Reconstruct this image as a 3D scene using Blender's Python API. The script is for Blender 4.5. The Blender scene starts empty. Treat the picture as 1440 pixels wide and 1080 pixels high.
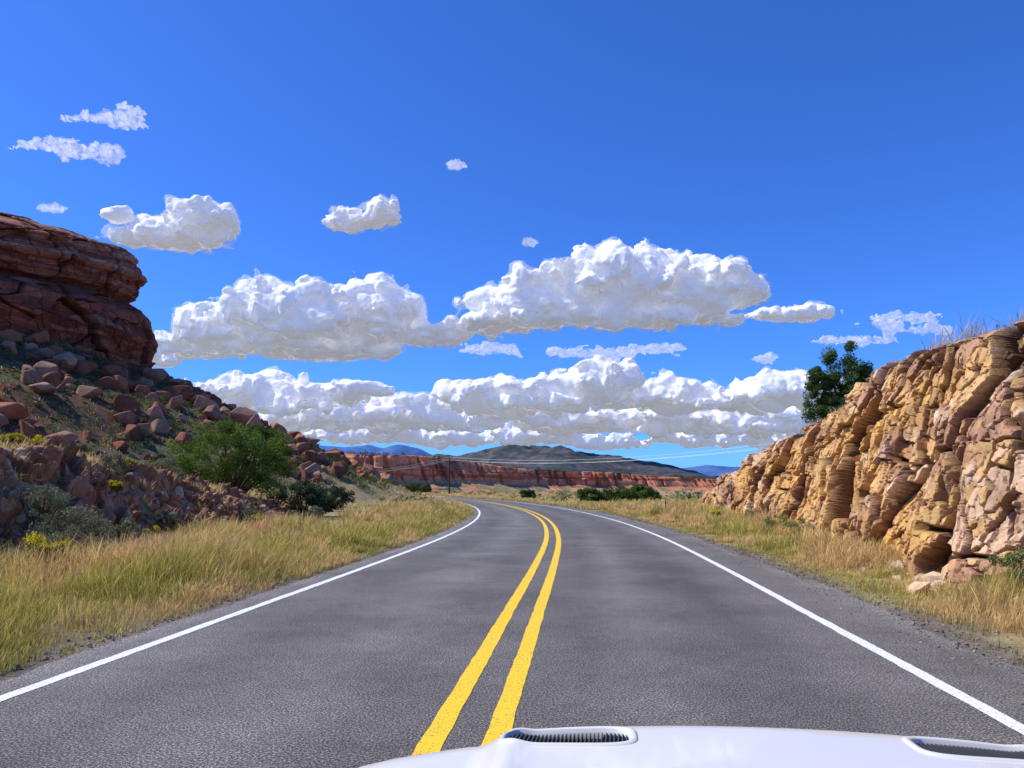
import bpy, bmesh, math
import numpy as np
from mathutils import Vector
rng = np.random.default_rng(7)
R = math.radians
scene = bpy.context.scene

# ------------------------------------------------------------------ helpers
def ss(a, b, x):
    t = np.clip((np.asarray(x, float) - a) / (b - a), 0, 1)
    return t * t * (3 - 2 * t)

def hsh(i, j, k, seed):
    with np.errstate(over='ignore'):
        h = (i.astype(np.int64) * 374761393 + j.astype(np.int64) * 668265263 + k.astype(np.int64) * 2147483647 + seed * 974711) & 0xFFFFFFFF
        h = ((h ^ (h >> 13)) * 1274126177) & 0xFFFFFFFF
        h = ((h ^ (h >> 16)) * 2246822519) & 0xFFFFFFFF
        h = h ^ (h >> 15)
    return (h & 0xFFFFFF) / float(0x1000000)

def vnoise(x, y, z, seed=0):
    x, y, z = np.broadcast_arrays(np.asarray(x, float), np.asarray(y, float), np.asarray(z, float))
    xi, yi, zi = np.floor(x), np.floor(y), np.floor(z)
    fx, fy, fz = x - xi, y - yi, z - zi
    fx = fx * fx * (3 - 2 * fx); fy = fy * fy * (3 - 2 * fy); fz = fz * fz * (3 - 2 * fz)
    xi = xi.astype(np.int64); yi = yi.astype(np.int64); zi = zi.astype(np.int64)
    r = 0
    for a in (0, 1):
        wa = fx if a else 1 - fx
        for b in (0, 1):
            wb = fy if b else 1 - fy
            for c in (0, 1):
                wc = fz if c else 1 - fz
                r = r + wa * wb * wc * hsh(xi + a, yi + b, zi + c, seed)
    return r

def fbm(x, y, z=0.0, seed=0, o=4):
    r = 0; a = 0.5; t = 0
    for k in range(o):
        f = 2.03 ** k
        r = r + a * vnoise(np.asarray(x) * f + 17.3 * k, np.asarray(y) * f + 5.1 * k, np.asarray(z) * f, seed + k)
        t += a; a *= 0.5
    return r / t

def voro(x, y, z, seed=0, box=False):
    xi = np.floor(x).astype(np.int64); yi = np.floor(y).astype(np.int64); zi = np.floor(z).astype(np.int64)
    n = x.shape
    F1 = np.full(n, 9.0); F2 = np.full(n, 9.0)
    C = np.zeros(n + (3,)); I = np.zeros(n + (3,), np.int64)
    for a in (-1, 0, 1):
        for b in (-1, 0, 1):
            for c in (-1, 0, 1):
                i, j, k = xi + a, yi + b, zi + c
                px = i + hsh(i, j, k, seed + 1); py = j + hsh(i, j, k, seed + 2); pz = k + hsh(i, j, k, seed + 3)
                if box:
                    ax, ay, az = np.abs(px - x), np.abs(py - y), np.abs(pz - z)
                    d = .7 * np.maximum(np.maximum(ax, ay), az) + .3 * np.sqrt(ax * ax + ay * ay + az * az)
                else:
                    d = np.sqrt((px - x) ** 2 + (py - y) ** 2 + (pz - z) ** 2)
                m = d < F1
                F2 = np.where(m, F1, np.minimum(F2, d))
                F1 = np.where(m, d, F1)
                C[m] = np.stack([px, py, pz], -1)[m]
                I[m] = np.stack([i, j, k], -1)[m]
    rnd = [hsh(I[..., 0], I[..., 1], I[..., 2], seed + 10 + q) for q in range(4)]
    return F1, F2, C, rnd

def blocks(x, y, z, sc, seed, tilt=0.5, box=False, cw=.09):
    """fractured-rock displacement: flat tilted facet per cell, cracks between"""
    F1, F2, C, r = voro(x * sc[0], y * sc[1], z * sc[2], seed, box)
    dx, dy, dz = x * sc[0] - C[..., 0], y * sc[1] - C[..., 1], z * sc[2] - C[..., 2]
    d = (r[0] - .5) + tilt * ((r[1] - .5) * dx + (r[2] - .5) * dy + (r[3] - .5) * dz) * 2
    crack = 1 - ss(0.0, cw, F2 - F1)
    return d, crack, r

def add_obj(name, me, parent=None, loc=None):
    ob = bpy.data.objects.new(name, me)
    scene.collection.objects.link(ob)
    if parent: ob.parent = parent
    if loc is not None: ob.location = loc
    return ob

def empty(name, loc=(0, 0, 0)):
    e = bpy.data.objects.new(name, None); e.empty_display_size = .3
    scene.collection.objects.link(e); e.location = loc
    return e

def mk(name, V, F, mat, col=None, smooth=False, parent=None, loc=None):
    V = np.asarray(V, np.float32).reshape(-1, 3); F = np.asarray(F, np.int32)
    me = bpy.data.meshes.new(name)
    n, k = F.shape
    me.vertices.add(len(V)); me.vertices.foreach_set('co', V.ravel())
    me.loops.add(n * k); me.loops.foreach_set('vertex_index', F.ravel())
    me.polygons.add(n)
    me.polygons.foreach_set('loop_start', np.arange(0, n * k, k, dtype=np.int32))
    me.polygons.foreach_set('use_smooth', np.full(n, smooth, bool))
    me.update(calc_edges=True)
    if col is not None:
        ca = me.color_attributes.new('Col', 'FLOAT_COLOR', 'POINT')
        c = np.ones((len(V), 4), np.float32); c[:, :3] = np.asarray(col, np.float32).reshape(-1, 3)
        ca.data.foreach_set('color', c.ravel())
    if mat: me.materials.append(mat)
    return add_obj(name, me, parent, loc)

def gridf(nu, nv):
    i = np.arange(nu - 1)[:, None] * nv + np.arange(nv - 1)[None, :]
    i = i.ravel()
    return np.stack([i, i + nv, i + nv + 1, i + 1], 1)

def lerp(a, b, t):
    t = np.asarray(t)[..., None]
    return np.asarray(a) * (1 - t) + np.asarray(b) * t
def mixc(c, d, t):
    return c * (1 - t[..., None]) + np.array(d) * t[..., None]

# ------------------------------------------------------------------ materials
def newmat(name):
    m = bpy.data.materials.new(name); m.use_nodes = True
    nt = m.node_tree
    return m, nt, nt.nodes['Principled BSDF']

def attr_mat(name, rough=.9, scales=((6, .35),), bump=0.0, bscale=20, bdist=.03, spec=.2):
    m, nt, b = newmat(name)
    N, L = nt.nodes, nt.links
    at = N.new('ShaderNodeAttribute'); at.attribute_name = 'Col'
    tc = N.new('ShaderNodeTexCoord')
    cur = at.outputs['Color']
    for sc, amt in scales:
        no = N.new('ShaderNodeTexNoise'); no.inputs['Scale'].default_value = sc; no.inputs['Detail'].default_value = 4
        no.inputs['Roughness'].default_value = .65
        L.new(tc.outputs['Object'], no.inputs['Vector'])
        mr = N.new('ShaderNodeMapRange'); mr.inputs['From Min'].default_value = .3; mr.inputs['From Max'].default_value = .7
        mr.inputs['To Min'].default_value = 1 - amt; mr.inputs['To Max'].default_value = 1 + amt
        L.new(no.outputs['Fac'], mr.inputs['Value'])
        vm = N.new('ShaderNodeVectorMath'); vm.operation = 'SCALE'
        L.new(cur, vm.inputs[0]); L.new(mr.outputs[0], vm.inputs['Scale'])
        cur = vm.outputs[0]
    L.new(cur, b.inputs['Base Color'])
    b.inputs['Roughness'].default_value = rough
    b.inputs['Specular IOR Level'].default_value = spec
    if bump:
        no = N.new('ShaderNodeTexNoise'); no.inputs['Scale'].default_value = bscale; no.inputs['Detail'].default_value = 5
        no.inputs['Roughness'].default_value = .7
        L.new(tc.outputs['Object'], no.inputs['Vector'])
        bp = N.new('ShaderNodeBump'); bp.inputs['Strength'].default_value = bump; bp.inputs['Distance'].default_value = bdist
        L.new(no.outputs['Fac'], bp.inputs['Height']); L.new(bp.outputs[0], b.inputs['Normal'])
    return m

def leaf_mat(name, trans=.35):
    m = bpy.data.materials.new(name); m.use_nodes = True
    nt = m.node_tree; N, L = nt.nodes, nt.links
    N.remove(N['Principled BSDF']); out = N['Material Output']
    at = N.new('ShaderNodeAttribute'); at.attribute_name = 'Col'
    d = N.new('ShaderNodeBsdfDiffuse'); t = N.new('ShaderNodeBsdfTranslucent')
    mx = N.new('ShaderNodeMixShader'); mx.inputs[0].default_value = trans
    L.new(at.outputs['Color'], d.inputs[0]); L.new(at.outputs['Color'], t.inputs[0])
    L.new(d.outputs[0], mx.inputs[1]); L.new(t.outputs[0], mx.inputs[2]); L.new(mx.outputs[0], out.inputs[0])
    return m

def plain(name, col, rough=.6, metal=0, coat=0, spec=.5):
    m, nt, b = newmat(name)
    b.inputs['Base Color'].default_value = (*col, 1); b.inputs['Roughness'].default_value = rough
    b.inputs['Metallic'].default_value = metal; b.inputs['Coat Weight'].default_value = coat
    b.inputs['Coat Roughness'].default_value = .04
    b.inputs['Specular IOR Level'].default_value = spec
    return m

M_ground = attr_mat('ground_soil', scales=((1.2, .25), (14, .35), (60, .3)), bump=.6, bscale=25, bdist=.03)
M_far = attr_mat('far_land', scales=((.02, .3), (.15, .25)), bump=0)
M_rock = attr_mat('tan_rock', scales=((2.2, .2), (12, .25), (60, .18)), bump=.7, bscale=18, bdist=.02)
M_red = attr_mat('red_rock', scales=((.5, .22), (3, .28), (14, .15)), bump=.7, bscale=3, bdist=.12)
M_mesa = attr_mat('mesa_rock', scales=((.08, .2), (.5, .25)), bump=.5, bscale=.6, bdist=1.0)
M_boul = attr_mat('boulder_rock', scales=((1.2, .25), (8, .25)), bump=.8, bscale=6, bdist=.08)
M_grass = leaf_mat('grass_blades', .4)
M_leaf = leaf_mat('leaves', .25)
M_bark = plain('bark', (.10, .07, .05), .9, spec=.1)

# ------------------------------------------------------------------ road line and terrain
CY = np.array([-60, -30, -10, 0, 5, 9, 15, 24, 36, 50, 65, 88, 110, 140, 180, 230, 290, 360, 460], float)
CX = np.array([-7.5, -4, -1.8, -.75, -.28, .08, .62, 1.3, 1.72, 1.5, .6, -1.9, -5, -11, -21.5, -41, -73, -118, -190], float)
TY = np.gradient(CX, CY)
def xc(y):
    y = np.asarray(y, float); yc = np.clip(y, CY[0], CY[-1])
    i = np.clip(np.searchsorted(CY, yc) - 1, 0, len(CY) - 2)
    h = CY[i + 1] - CY[i]; t = (yc - CY[i]) / h
    return ((2*t**3 - 3*t**2 + 1) * CX[i] + (t**3 - 2*t**2 + t) * h * TY[i] + (-2*t**3 + 3*t**2) * CX[i+1] + (t**3 - t**2) * h * TY[i+1]) + (y - yc) * np.where(y > CY[-1], -1.1, .12)
def slope(y): return (xc(np.asarray(y) + .5) - xc(np.asarray(y) - .5))
def lat(x, y):
    k = slope(y); return (x - xc(y)) / np.sqrt(1 + k * k)
def road_pt(s, y):
    k = slope(y); n = np.sqrt(1 + k * k)
    return xc(y) + s / n, y - s * k / n

def ztl(y): return np.interp(y, [-20, 0, 12, 16, 20, 25, 32, 38, 50, 70], [2.5, 2.5, 2.45, 2.35, 2.15, 1.85, 1.35, 1.0, .6, .2])
def xlb(y): return np.interp(y, [-20, 10, 15, 30, 37, 60], [-8.7, -8.8, -9.1, -9.8, -11.2, -15])
def htr(y): return np.interp(y, [-20, 0, 8, 12, 17, 21, 28, 36, 52, 62, 75], [3.9, 4.0, 4.2, 4.5, 4.9, 4.8, 4.1, 3.4, 2.0, 1.0, .2])
def xrb(y): return np.interp(y, [-20, 0, 10, 13, 25, 46, 58, 80], [6.7, 7.0, 7.2, 7.4, 9.3, 12.5, 14.6, 19])
BX, BY = -77.3, 95.0

def H(x, y):
    x = np.asarray(x, float); y = np.asarray(y, float)
    s = lat(x, y); a = np.abs(s)
    m = ss(4.8, 8.0, a)
    z = -0.014 + m * (.10 + .16 * (fbm(x * .5, y * .5, seed=3, o=3) - .5))
    z = z + ss(0, 2.8, xlb(y) - x) * ztl(y)
    z = z + np.clip(xlb(y) - 2.8 - x, 0, 10) * .19 * (1 - ss(42, 75, y)) 
    r = np.hypot(x - BX, y - BY)
    cone = 18.5 - .47 * np.maximum(r - 26, 0) + 2.6 * (fbm(x * .09, y * .09, seed=8) - .5)
    cone = cone + .5 * (fbm(x * .6, y * .6, seed=9) - .5)
    k = .8
    hh = np.clip(.5 + .5 * (cone - z) / k, 0, 1)
    z = np.where(s < -7, z * (1 - hh) + cone * hh + k * hh * (1 - hh), z)
    z = z + ss(.5, 2.3, x - xrb(y)) * (htr(y) - .1) + ss(2, 12, x - xrb(y)) * .25 * (1 - ss(60, 90, y))
    far = ss(12, 120, a)
    z = z + far * 3.0 * (fbm(x * .012, y * .012, seed=21) - .5) * (1 + ss(500, 5000, y) * 3)
    return z

dt = .0195
tx = np.arange(-math.asinh(12000 / 8), math.asinh(12000 / 8), dt)
gx = 8 * np.sinh(tx)
ty = np.arange(math.asinh(-45 / 10.), math.asinh(16000 / 10.), dt)
gy = 8 + 10 * np.sinh(ty)
X, Y = np.meshgrid(gx, gy, indexing='ij')
Z = H(X, Y)
Sx = lat(X, Y)
n1 = fbm(X * .35, Y * .35, seed=31); n2 = fbm(X * .03, Y * .03, seed=32)
col = lerp((.32, .235, .125), (.29, .24, .10), ss(.4, .6, n1))
gravel = 1 - ss(4.9, 5.6, np.abs(Sx) + (n1 - .5) * 1.5)
col = mixc(col, (.17, .14, .115), gravel)
rr = np.hypot(X - BX, Y - BY)
tal = 1 - ss(52, 64, rr)
tc_ = lerp((.15, .068, .04), (.095, .095, .045), ss(.40, .54, fbm(X * .25, Y * .25, seed=33)))
col = col * (1 - tal[..., None]) + tc_ * tal[..., None]
fa = ss(90, 200, Y)
fc = lerp((.44, .25, .155), (.23, .20, .09), ss(.47, .6, n2))
vfar = ss(900, 2500, Y)
fc = mixc(fc, (.12, .13, .11), vfar)
col = col * (1 - fa[..., None]) + fc * fa[..., None]
mk('ground', np.stack([X, Y, Z], -1), gridf(*X.shape), M_ground, col, smooth=True)

# road
yy = np.concatenate([np.arange(-40, 80, .25), np.arange(80, 455, 1.0)])
sv = np.array([-4.15, -3.9, -3.2, -2.6, -2, -1.4, -.8, 0, .8, 1.4, 2, 2.6, 3.2, 3.9, 4.35, 4.75])
P = np.zeros((len(yy), len(sv), 3))
for j, s in enumerate(sv):
    e = s
    if j == 0: e = s + .22 * (fbm(yy * 1.2, 0, seed=41) - .5) + .1 * (fbm(yy * 5, 3, seed=43, o=2) - .5)
    if j == len(sv) - 1: e = s + .45 * (fbm(yy * .9, 9, seed=42) - .5) + .15 * (fbm(yy * 5, 3, seed=44, o=2) - .5)
    a, b = road_pt(e, yy)
    P[:, j, 0] = a; P[:, j, 1] = b
    P[:, j, 2] = 0 if 0 < j < len(sv) - 1 else -.004
M_road, nt, b = newmat('asphalt'); N, L = nt.nodes, nt.links
tc = N.new('ShaderNodeTexCoord')
def noise(sc, det, rough=.6):
    n = N.new('ShaderNodeTexNoise'); n.inputs['Scale'].default_value = sc; n.inputs['Detail'].default_value = det; n.inputs['Roughness'].default_value = rough
    L.new(tc.outputs['Object'], n.inputs['Vector']); return n
n_a = noise(62, 4, .9); n_b = noise(.5, 5); n_c = noise(5, 5, .7)
r1 = N.new('ShaderNodeValToRGB'); r1.color_ramp.elements[0].position = .39; r1.color_ramp.elements[0].color = (.028, .027, .025, 1)
r1.color_ramp.elements[1].position = .61; r1.color_ramp.elements[1].color = (.54, .49, .44, 1)
e_ = r1.color_ramp.elements.new(.51); e_.color = (.100, .092, .084, 1)
L.new(n_a.outputs['Fac'], r1.inputs[0])
def mr(src, a, b_, c, d):
    m = N.new('ShaderNodeMapRange'); m.inputs[1].default_value = a; m.inputs[2].default_value = b_; m.inputs[3].default_value = c; m.inputs[4].default_value = d
    L.new(src, m.inputs[0]); return m.outputs[0]
def vscale(v, f):
    m = N.new('ShaderNodeVectorMath'); m.operation = 'SCALE'; L.new(v, m.inputs[0]); L.new(f, m.inputs['Scale']); return m.outputs[0]
at = N.new('ShaderNodeAttribute'); at.attribute_name = 'Col'
c = vscale(r1.outputs[0], mr(n_b.outputs['Fac'], .3, .7, .72, 1.25))
c = vscale(c, mr(n_c.outputs['Fac'], .3, .7, .85, 1.15))
mm = N.new('ShaderNodeVectorMath'); mm.operation = 'MULTIPLY'; L.new(c, mm.inputs[0]); L.new(at.outputs['Color'], mm.inputs[1])
L.new(mm.outputs[0], b.inputs['Base Color']); b.inputs['Roughness'].default_value = .85; b.inputs['Specular IOR Level'].default_value = .2
bp = N.new('ShaderNodeBump'); bp.inputs['Strength'].default_value = .5; bp.inputs['Distance'].default_value = .006
L.new(n_a.outputs['Fac'], bp.inputs['Height']); L.new(bp.outputs[0], b.inputs['Normal'])
tone = np.array([1.3, 1.12, .95, .80, 1.0, 1.14, .9, .92, .80, 1.05, .84, .75, .95, 1.02, 1.0, 1.25])
cc = tone[None, :] * (1 + .3 * (fbm(yy[:, None] * .12, sv[None, :] * 1.5, seed=47) - .5))
cc = np.repeat(cc[..., None], 3, -1)
mk('road', P, gridf(len(yy), len(sv)), M_road, cc)

def paint_mat(name, col, wear):
    m, nt, b = newmat(name); N, L = nt.nodes, nt.links
    tc = N.new('ShaderNodeTexCoord')
    n1 = N.new('ShaderNodeTexNoise'); n1.inputs['Scale'].default_value = 60; n1.inputs['Detail'].default_value = 4; n1.inputs['Roughness'].default_value = .75
    L.new(tc.outputs['Object'], n1.inputs['Vector'])
    r = N.new('ShaderNodeValToRGB'); r.color_ramp.elements[0].position = wear; r.color_ramp.elements[0].color = (.09, .085, .08, 1)
    r.color_ramp.elements[1].position = wear + .08; r.color_ramp.elements[1].color = (*col, 1)
    L.new(n1.outputs['Fac'], r.inputs[0]); L.new(r.outputs[0], b.inputs['Base Color']); b.inputs['Roughness'].default_value = .7
    return m
M_wp = paint_mat('white_paint', (.84, .84, .84), .38); M_yp = paint_mat('yellow_paint', (.92, .58, .008), .37)
def strip(name, s0, w, mat):
    yl = np.concatenate([np.arange(-40, 80, .12), np.arange(80, 450, .8)])
    P = np.zeros((len(yl), 2, 3))
    for j, sg in enumerate((-1, 1)):
        e = s0 + sg * w / 2 + .018 * (fbm(yl * 6, sg, seed=50 + sg, o=2) - .5)
        P[:, j, 0], P[:, j, 1] = road_pt(e, yl); P[:, j, 2] = .004
    mk(name, P, gridf(len(yl), 2), mat)
strip('road_edge_line', -3.68, .13, M_wp); strip('road_edge_line', 3.68, .13, M_wp)
strip('road_center_line', -.20, .155, M_yp); strip('road_center_line', .20, .155, M_yp)

# ------------------------------------------------------------------ right rock cut
def warpxyz(x, y, z, f, a, seed):
    return (x + a * (fbm(x*f, y*f, z*f, seed, 3) - .5), y + a * (fbm(x*f, y*f, z*f, seed+7, 3) - .5), z + a * (fbm(x*f, y*f, z*f, seed+13, 3) - .5))
ys = [-6.0]
while ys[-1] < 66:
    ys.append(ys[-1] + max(.026, .0019 * abs(ys[-1])) * (1 if ys[-1] > 7 else 4))
ys = np.array(ys)
t = np.concatenate([np.linspace(0, .88, 235), np.linspace(.885, 1, 25)])
Yw, T = np.meshgrid(ys, t, indexing='ij')
hh = htr(Yw) + .6 * (fbm(Yw * .5, 1, seed=60, o=3) - .5) * ss(0, 30, 70 - Yw)
prof_x = np.interp(T, [0, .1, .3, .55, .8, .9, 1], [-.25, .15, .45, .85, 1.45, 1.9, 4.2])
prof_z = np.interp(T, [0, .1, .3, .55, .8, .9, 1], [-.12, .05, .33, .66, .95, 1.0, 1.0])
hs = np.clip(hh / 4.5, .3, 1.1)
Xw = xrb(Yw) + prof_x * hs; Zw = prof_z * hh
Xw = Xw + 1.5 * (fbm(Yw * .33, Zw * .4, seed=61, o=3) - .5)
cy_, sy_ = math.cos(.35), math.sin(.35); ca_, sa_ = math.cos(.16), math.sin(.16)
jx = Xw * cy_ + Yw * sy_; jy0 = -Xw * sy_ + Yw * cy_; jy = jy0 * ca_ + Zw * sa_; jz = -jy0 * sa_ + Zw * ca_
wx, wy, wz_ = warpxyz(jx, jy, jz, .5, .30, 62)
d1, k1, r1_ = blocks(wx, wy, wz_, (.45, .72, .42), 63, .35, True, .045)
d2, k2, r2_ = blocks(wx + .3, wy, wz_, (1.0, 1.75, 1.05), 66, .5, True, .05)
d3, k3, r3_ = blocks(wx, wy + .4, wz_, (3.2, 4.8, 3.4), 69, .7, True, .08)
face = ss(.02, .12, T) * (1 - .75 * ss(.86, .95, T))
disp = face * (.70 * d1 - .36 * k1 + .24 * d2 - .15 * k2 + .075 * d3 - .03 * k3)
nx, nz = -.96, .12
disp *= np.clip(hs * 1.1, .4, 1)
Xd = Xw + disp * nx; Zd = Zw + disp * nz * (1 - .5 * ss(.8, 1, T)); Yd = Yw - disp * .22
pal = np.array([(.54, .33, .20), (.63, .42, .26), (.59, .36, .15), (.45, .25, .15), (.68, .49, .33), (.54, .33, .17)])
sel = (r1_[1] * .45 + r2_[1] * .4 + r3_[1] * .15 + .3 * (fbm(Yw * .4, Zw * .7, seed=70) - .5)) * 6
colw = pal[np.clip(sel.astype(int), 0, 5)]
och = ss(.48, .58, fbm(Yw * .28 + 3, Zw * .45, seed=71) + .12 * (r1_[2] - .5)) * (1 - ss(.6, .85, T)) * .72
colw = mixc(colw, (.62, .35, .10), och)
stain = ss(.54, .66, fbm(Yw * .9, Zw * .9, Xw * .9, seed=72)) * .5
colw = mixc(colw, (.28, .13, .08), stain)
ck = np.clip(k1 * .9 + k2 * .6 + k3 * .2, 0, .88) * face
colw = mixc(colw, (.08, .04, .024), ck)
soil = ss(.88, .95, T + .05 * (r2_[0] - .5))
colw = mixc(colw, (.32, .24, .14), soil)
mk('rock_outcrop', np.stack([Xd, Yd, Zd], -1), gridf(*Xd.shape), M_rock, colw)

# left rocky bank
ys = [2.0]
while ys[-1] < 52: ys.append(ys[-1] + max(.04, .003 * ys[-1]))
ys = np.array(ys); t = np.linspace(0, 1, 130)
Yw, T = np.meshgrid(ys, t, indexing='ij')
Xw = xlb(Yw) + .15 - 4.2 * T + .9 * (fbm(Yw * .4, T * 2, seed=80, o=3) - .5)
Zw = H(Xw, Yw) + .05 - .25 * ss(.88, 1, T) - .25 * (1 - ss(0, .08, T))
a, b_, c_ = warpxyz(Xw, Yw, Zw, 1.2, .3, 82)
d1, k1, r1_ = blocks(a, b_, c_, (1.1, 1.0, 1.9), 83, .7, True, .07)
d2, k2, r2_ = blocks(a, b_, c_, (3.2, 3.0, 4.6), 86, .8, True, .08)
am = ss(0, .1, T) * (1 - ss(.85, .98, T)) * ss(0, 10, 52 - Yw)
disp = am * (.52 * d1 - .12 * k1 + .22 * d2 - .05 * k2 + .04)
Xd = Xw + disp * .55; Zd = Zw + disp * .85
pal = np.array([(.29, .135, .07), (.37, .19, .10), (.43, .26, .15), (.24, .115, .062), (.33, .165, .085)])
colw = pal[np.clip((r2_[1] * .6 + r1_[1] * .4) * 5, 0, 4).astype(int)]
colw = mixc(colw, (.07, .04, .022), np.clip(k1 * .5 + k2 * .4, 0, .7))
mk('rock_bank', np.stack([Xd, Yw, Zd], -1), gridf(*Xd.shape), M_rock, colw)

# ------------------------------------------------------------------ butte
th = np.concatenate([np.linspace(-150, 40, 1100), np.linspace(40.5, 209.9, 160)]); th = np.radians(th)
zz = np.concatenate([np.linspace(10, 34.2, 330), np.full(14, 34.6)])
TH, ZZ = np.meshgrid(th, zz, indexing='ij')
Rr = np.interp(ZZ, [10, 17, 19, 21.5, 24, 25.6, 26.2, 27.2, 29, 31, 32.5, 33.6, 34.2], [30, 26.6, 27.2, 28.4, 27.2, 25.2, 23.8, 25.6, 26.0, 25.2, 23.2, 20.0, 17])
capi = np.concatenate([np.zeros(330), np.linspace(.05, 1, 14)]); CAP = np.broadcast_to(capi[None, :], Rr.shape)
Rr = Rr * (1 - CAP)
cx, cy = np.cos(TH), np.sin(TH)
px, py = BX + Rr * cx, BY + Rr * cy
wz = ZZ + 1.4 * (fbm(px * .07, py * .07, seed=90) - .5)
def step(z, f, seed):
    v = vnoise(z * f, 0, 0, seed); return ss(.3, .7, v)
led = (step(wz, .75, 91) * .9 + step(wz, 1.9, 92) * .45 + step(wz, 4.5, 93) * .18 - .8) * (.30 + .45 * ss(25.5, 26.5, wz)) * (.5 + fbm(px * .12, py * .12, ZZ * .1, seed=104))
a, b_, c_ = warpxyz(px, py, ZZ, .2, 1.2, 94)
d1, k1, r1_ = blocks(a, b_, c_, (.13, .13, .17), 95, .5, True, .03)
d2, k2, r2_ = blocks(a, b_, c_, (.40, .40, .55), 98, .5, True, .05)
big = 4.6 * (fbm(cx * 3.2 + 5, cy * 3.2, ZZ * .05, seed=99, o=4) - .5)
f_ = (1 - ss(0, .2, CAP))
disp = f_ * (led + 1.1 * d1 - .75 * k1 + .30 * d2 - .12 * k2 + .9 * (fbm(px * .5, py * .5, ZZ * .8, seed=100, o=5) - .5)) + big * (1 - CAP)
Rd = Rr + disp
Xb_, Yb_ = BX + Rd * cx, BY + Rd * cy
Zb_ = ZZ + .14 * (Yb_ - 86) * ss(17, 34, ZZ) + CAP * .8 + .4 * (fbm(px * .3, py * .3, seed=77) - .5) * ss(33, 34.4, ZZ)
pal = np.array([(.22, .066, .034), (.30, .092, .05), (.185, .052, .028), (.33, .122, .07), (.25, .078, .042)])
lay = vnoise(wz * 1.4, .5, 0, 101) * .5 + .5 * fbm(px * .3, py * .3, ZZ * .6, seed=103)
colw = pal[np.clip(lay * 5, 0, 4).astype(int)]
lb = np.exp(-((wz - 31.2) / .4) ** 2) + .9 * np.exp(-((wz - 29.6) / .22) ** 2) + .6 * np.exp(-((wz - 32.6) / .3) ** 2) + .4 * np.exp(-((wz - 27.8) / .2) ** 2)
lb = np.clip(lb, 0, 1) * .7 * ss(.3, .6, fbm(px * .4, py * .4, ZZ, seed=102))
colw = mixc(colw, (.52, .32, .23), lb)
colw = mixc(colw, (.05, .02, .014), np.clip(k1 * .6 + k2 * .2, 0, .75))
colw = mixc(colw, (.24, .19, .11), ss(.2, .5, CAP))
mk('butte', np.stack([Xb_, Yb_, Zb_], -1), gridf(*Xb_.shape), M_red, colw)

# ------------------------------------------------------------------ boulders
def rock_variant(seed, n=18):
    r = np.random.default_rng(seed)
    p = r.normal(size=(n, 3)); p /= np.linalg.norm(p, axis=1)[:, None]
    p = np.sign(p) * np.abs(p) ** .75
    p *= r.uniform(.8, 1.05, (n, 1)); p *= np.array([1, r.uniform(.65, 1), r.uniform(.5, .8)])
    bm = bmesh.new()
    for q in p: bm.verts.new(q)
    res = bmesh.ops.convex_hull(bm, input=bm.verts)
    bmesh.ops.delete(bm, geom=[g for g in res['geom_interior'] if isinstance(g, bmesh.types.BMVert)], context='VERTS')
    bmesh.ops.bevel(bm, geom=bm.edges[:], offset=.05, segments=1, affect='EDGES')
    bmesh.ops.triangulate(bm, faces=bm.faces[:])
    bm.verts.index_update()
    V = np.array([v.co[:] for v in bm.verts]); F = np.array([[v.index for v in f.verts] for f in bm.faces])
    bm.free(); return V, F
RV = [rock_variant(s, 12 + s % 5) for s in range(16)]
PV = []
for s in range(6):
    r = np.random.default_rng(s + 50); p = r.normal(size=(9, 3)); bm = bmesh.new()
    for q in p / np.linalg.norm(p, axis=1)[:, None]: bm.verts.new(q)
    bmesh.ops.convex_hull(bm, input=bm.verts); bmesh.ops.triangulate(bm, faces=bm.faces[:]); bm.verts.index_update()
    PV.append((np.array([v.co[:] for v in bm.verts]), np.array([[v.index for v in f.verts] for f in bm.faces]))); bm.free()
def rotm(r, tilt):
    a = r.uniform(0, 6.283); b = r.normal() * tilt; c = r.normal() * tilt
    ca, sa, cb, sb, cc_, sc_ = math.cos(a), math.sin(a), math.cos(b), math.sin(b), math.cos(c), math.sin(c)
    return np.array([[ca, -sa, 0], [sa, ca, 0], [0, 0, 1]]) @ np.array([[1, 0, 0], [0, cb, -sb], [0, sb, cb]]) @ np.array([[cc_, 0, sc_], [0, 1, 0], [-sc_, 0, cc_]])
def scatter_rocks(name, xy, size, pal, mat, variants, sink=.25, tilt=.35, seed=1, zfun=None):
    r = np.random.default_rng(seed); Vs, Fs, Cs = [], [], []; o = 0
    z = (zfun or H)(xy[:, 0], xy[:, 1]); pal = np.array(pal)
    for i in range(len(xy)):
        V, F = variants[r.integers(len(variants))]
        W = (V * size[i]) @ rotm(r, tilt).T + np.array([xy[i, 0], xy[i, 1], z[i] + size[i] * (.5 - sink)*.8])
        Vs.append(W); Fs.append(F + o); o += len(V)
        Cs.append(np.repeat((pal[r.integers(len(pal))] * r.uniform(.75, 1.2))[None], len(V), 0))
    return mk(name, np.concatenate(Vs), np.concatenate(Fs), mat, np.concatenate(Cs))
redpal = [(.30, .11, .057), (.34, .155, .088), (.24, .085, .043), (.36, .195, .125), (.20, .068, .037)]
n = 2600
ang = np.radians(rng.uniform(-125, 25, n)); rad = 27 + 34 * rng.random(n) ** .9
xy = np.stack([BX + rad * np.cos(ang), BY + rad * np.sin(ang)], 1)
sz = .22 + 1.5 * rng.random(n) ** 5
xy2 = np.array([(-45, 84), (-41.5, 83), (-38, 84), (-35, 85), (-33, 82), (-31, 86), (-29, 84), (-26.5, 86), (-36.5, 80), (-42, 79), (-39.5, 88), (-47, 78), (-51, 72), (-54, 70), (-46, 74), (-25, 84), (-48.5, 82), (-37, 91), (-33, 92), (-29, 92)])
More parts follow.
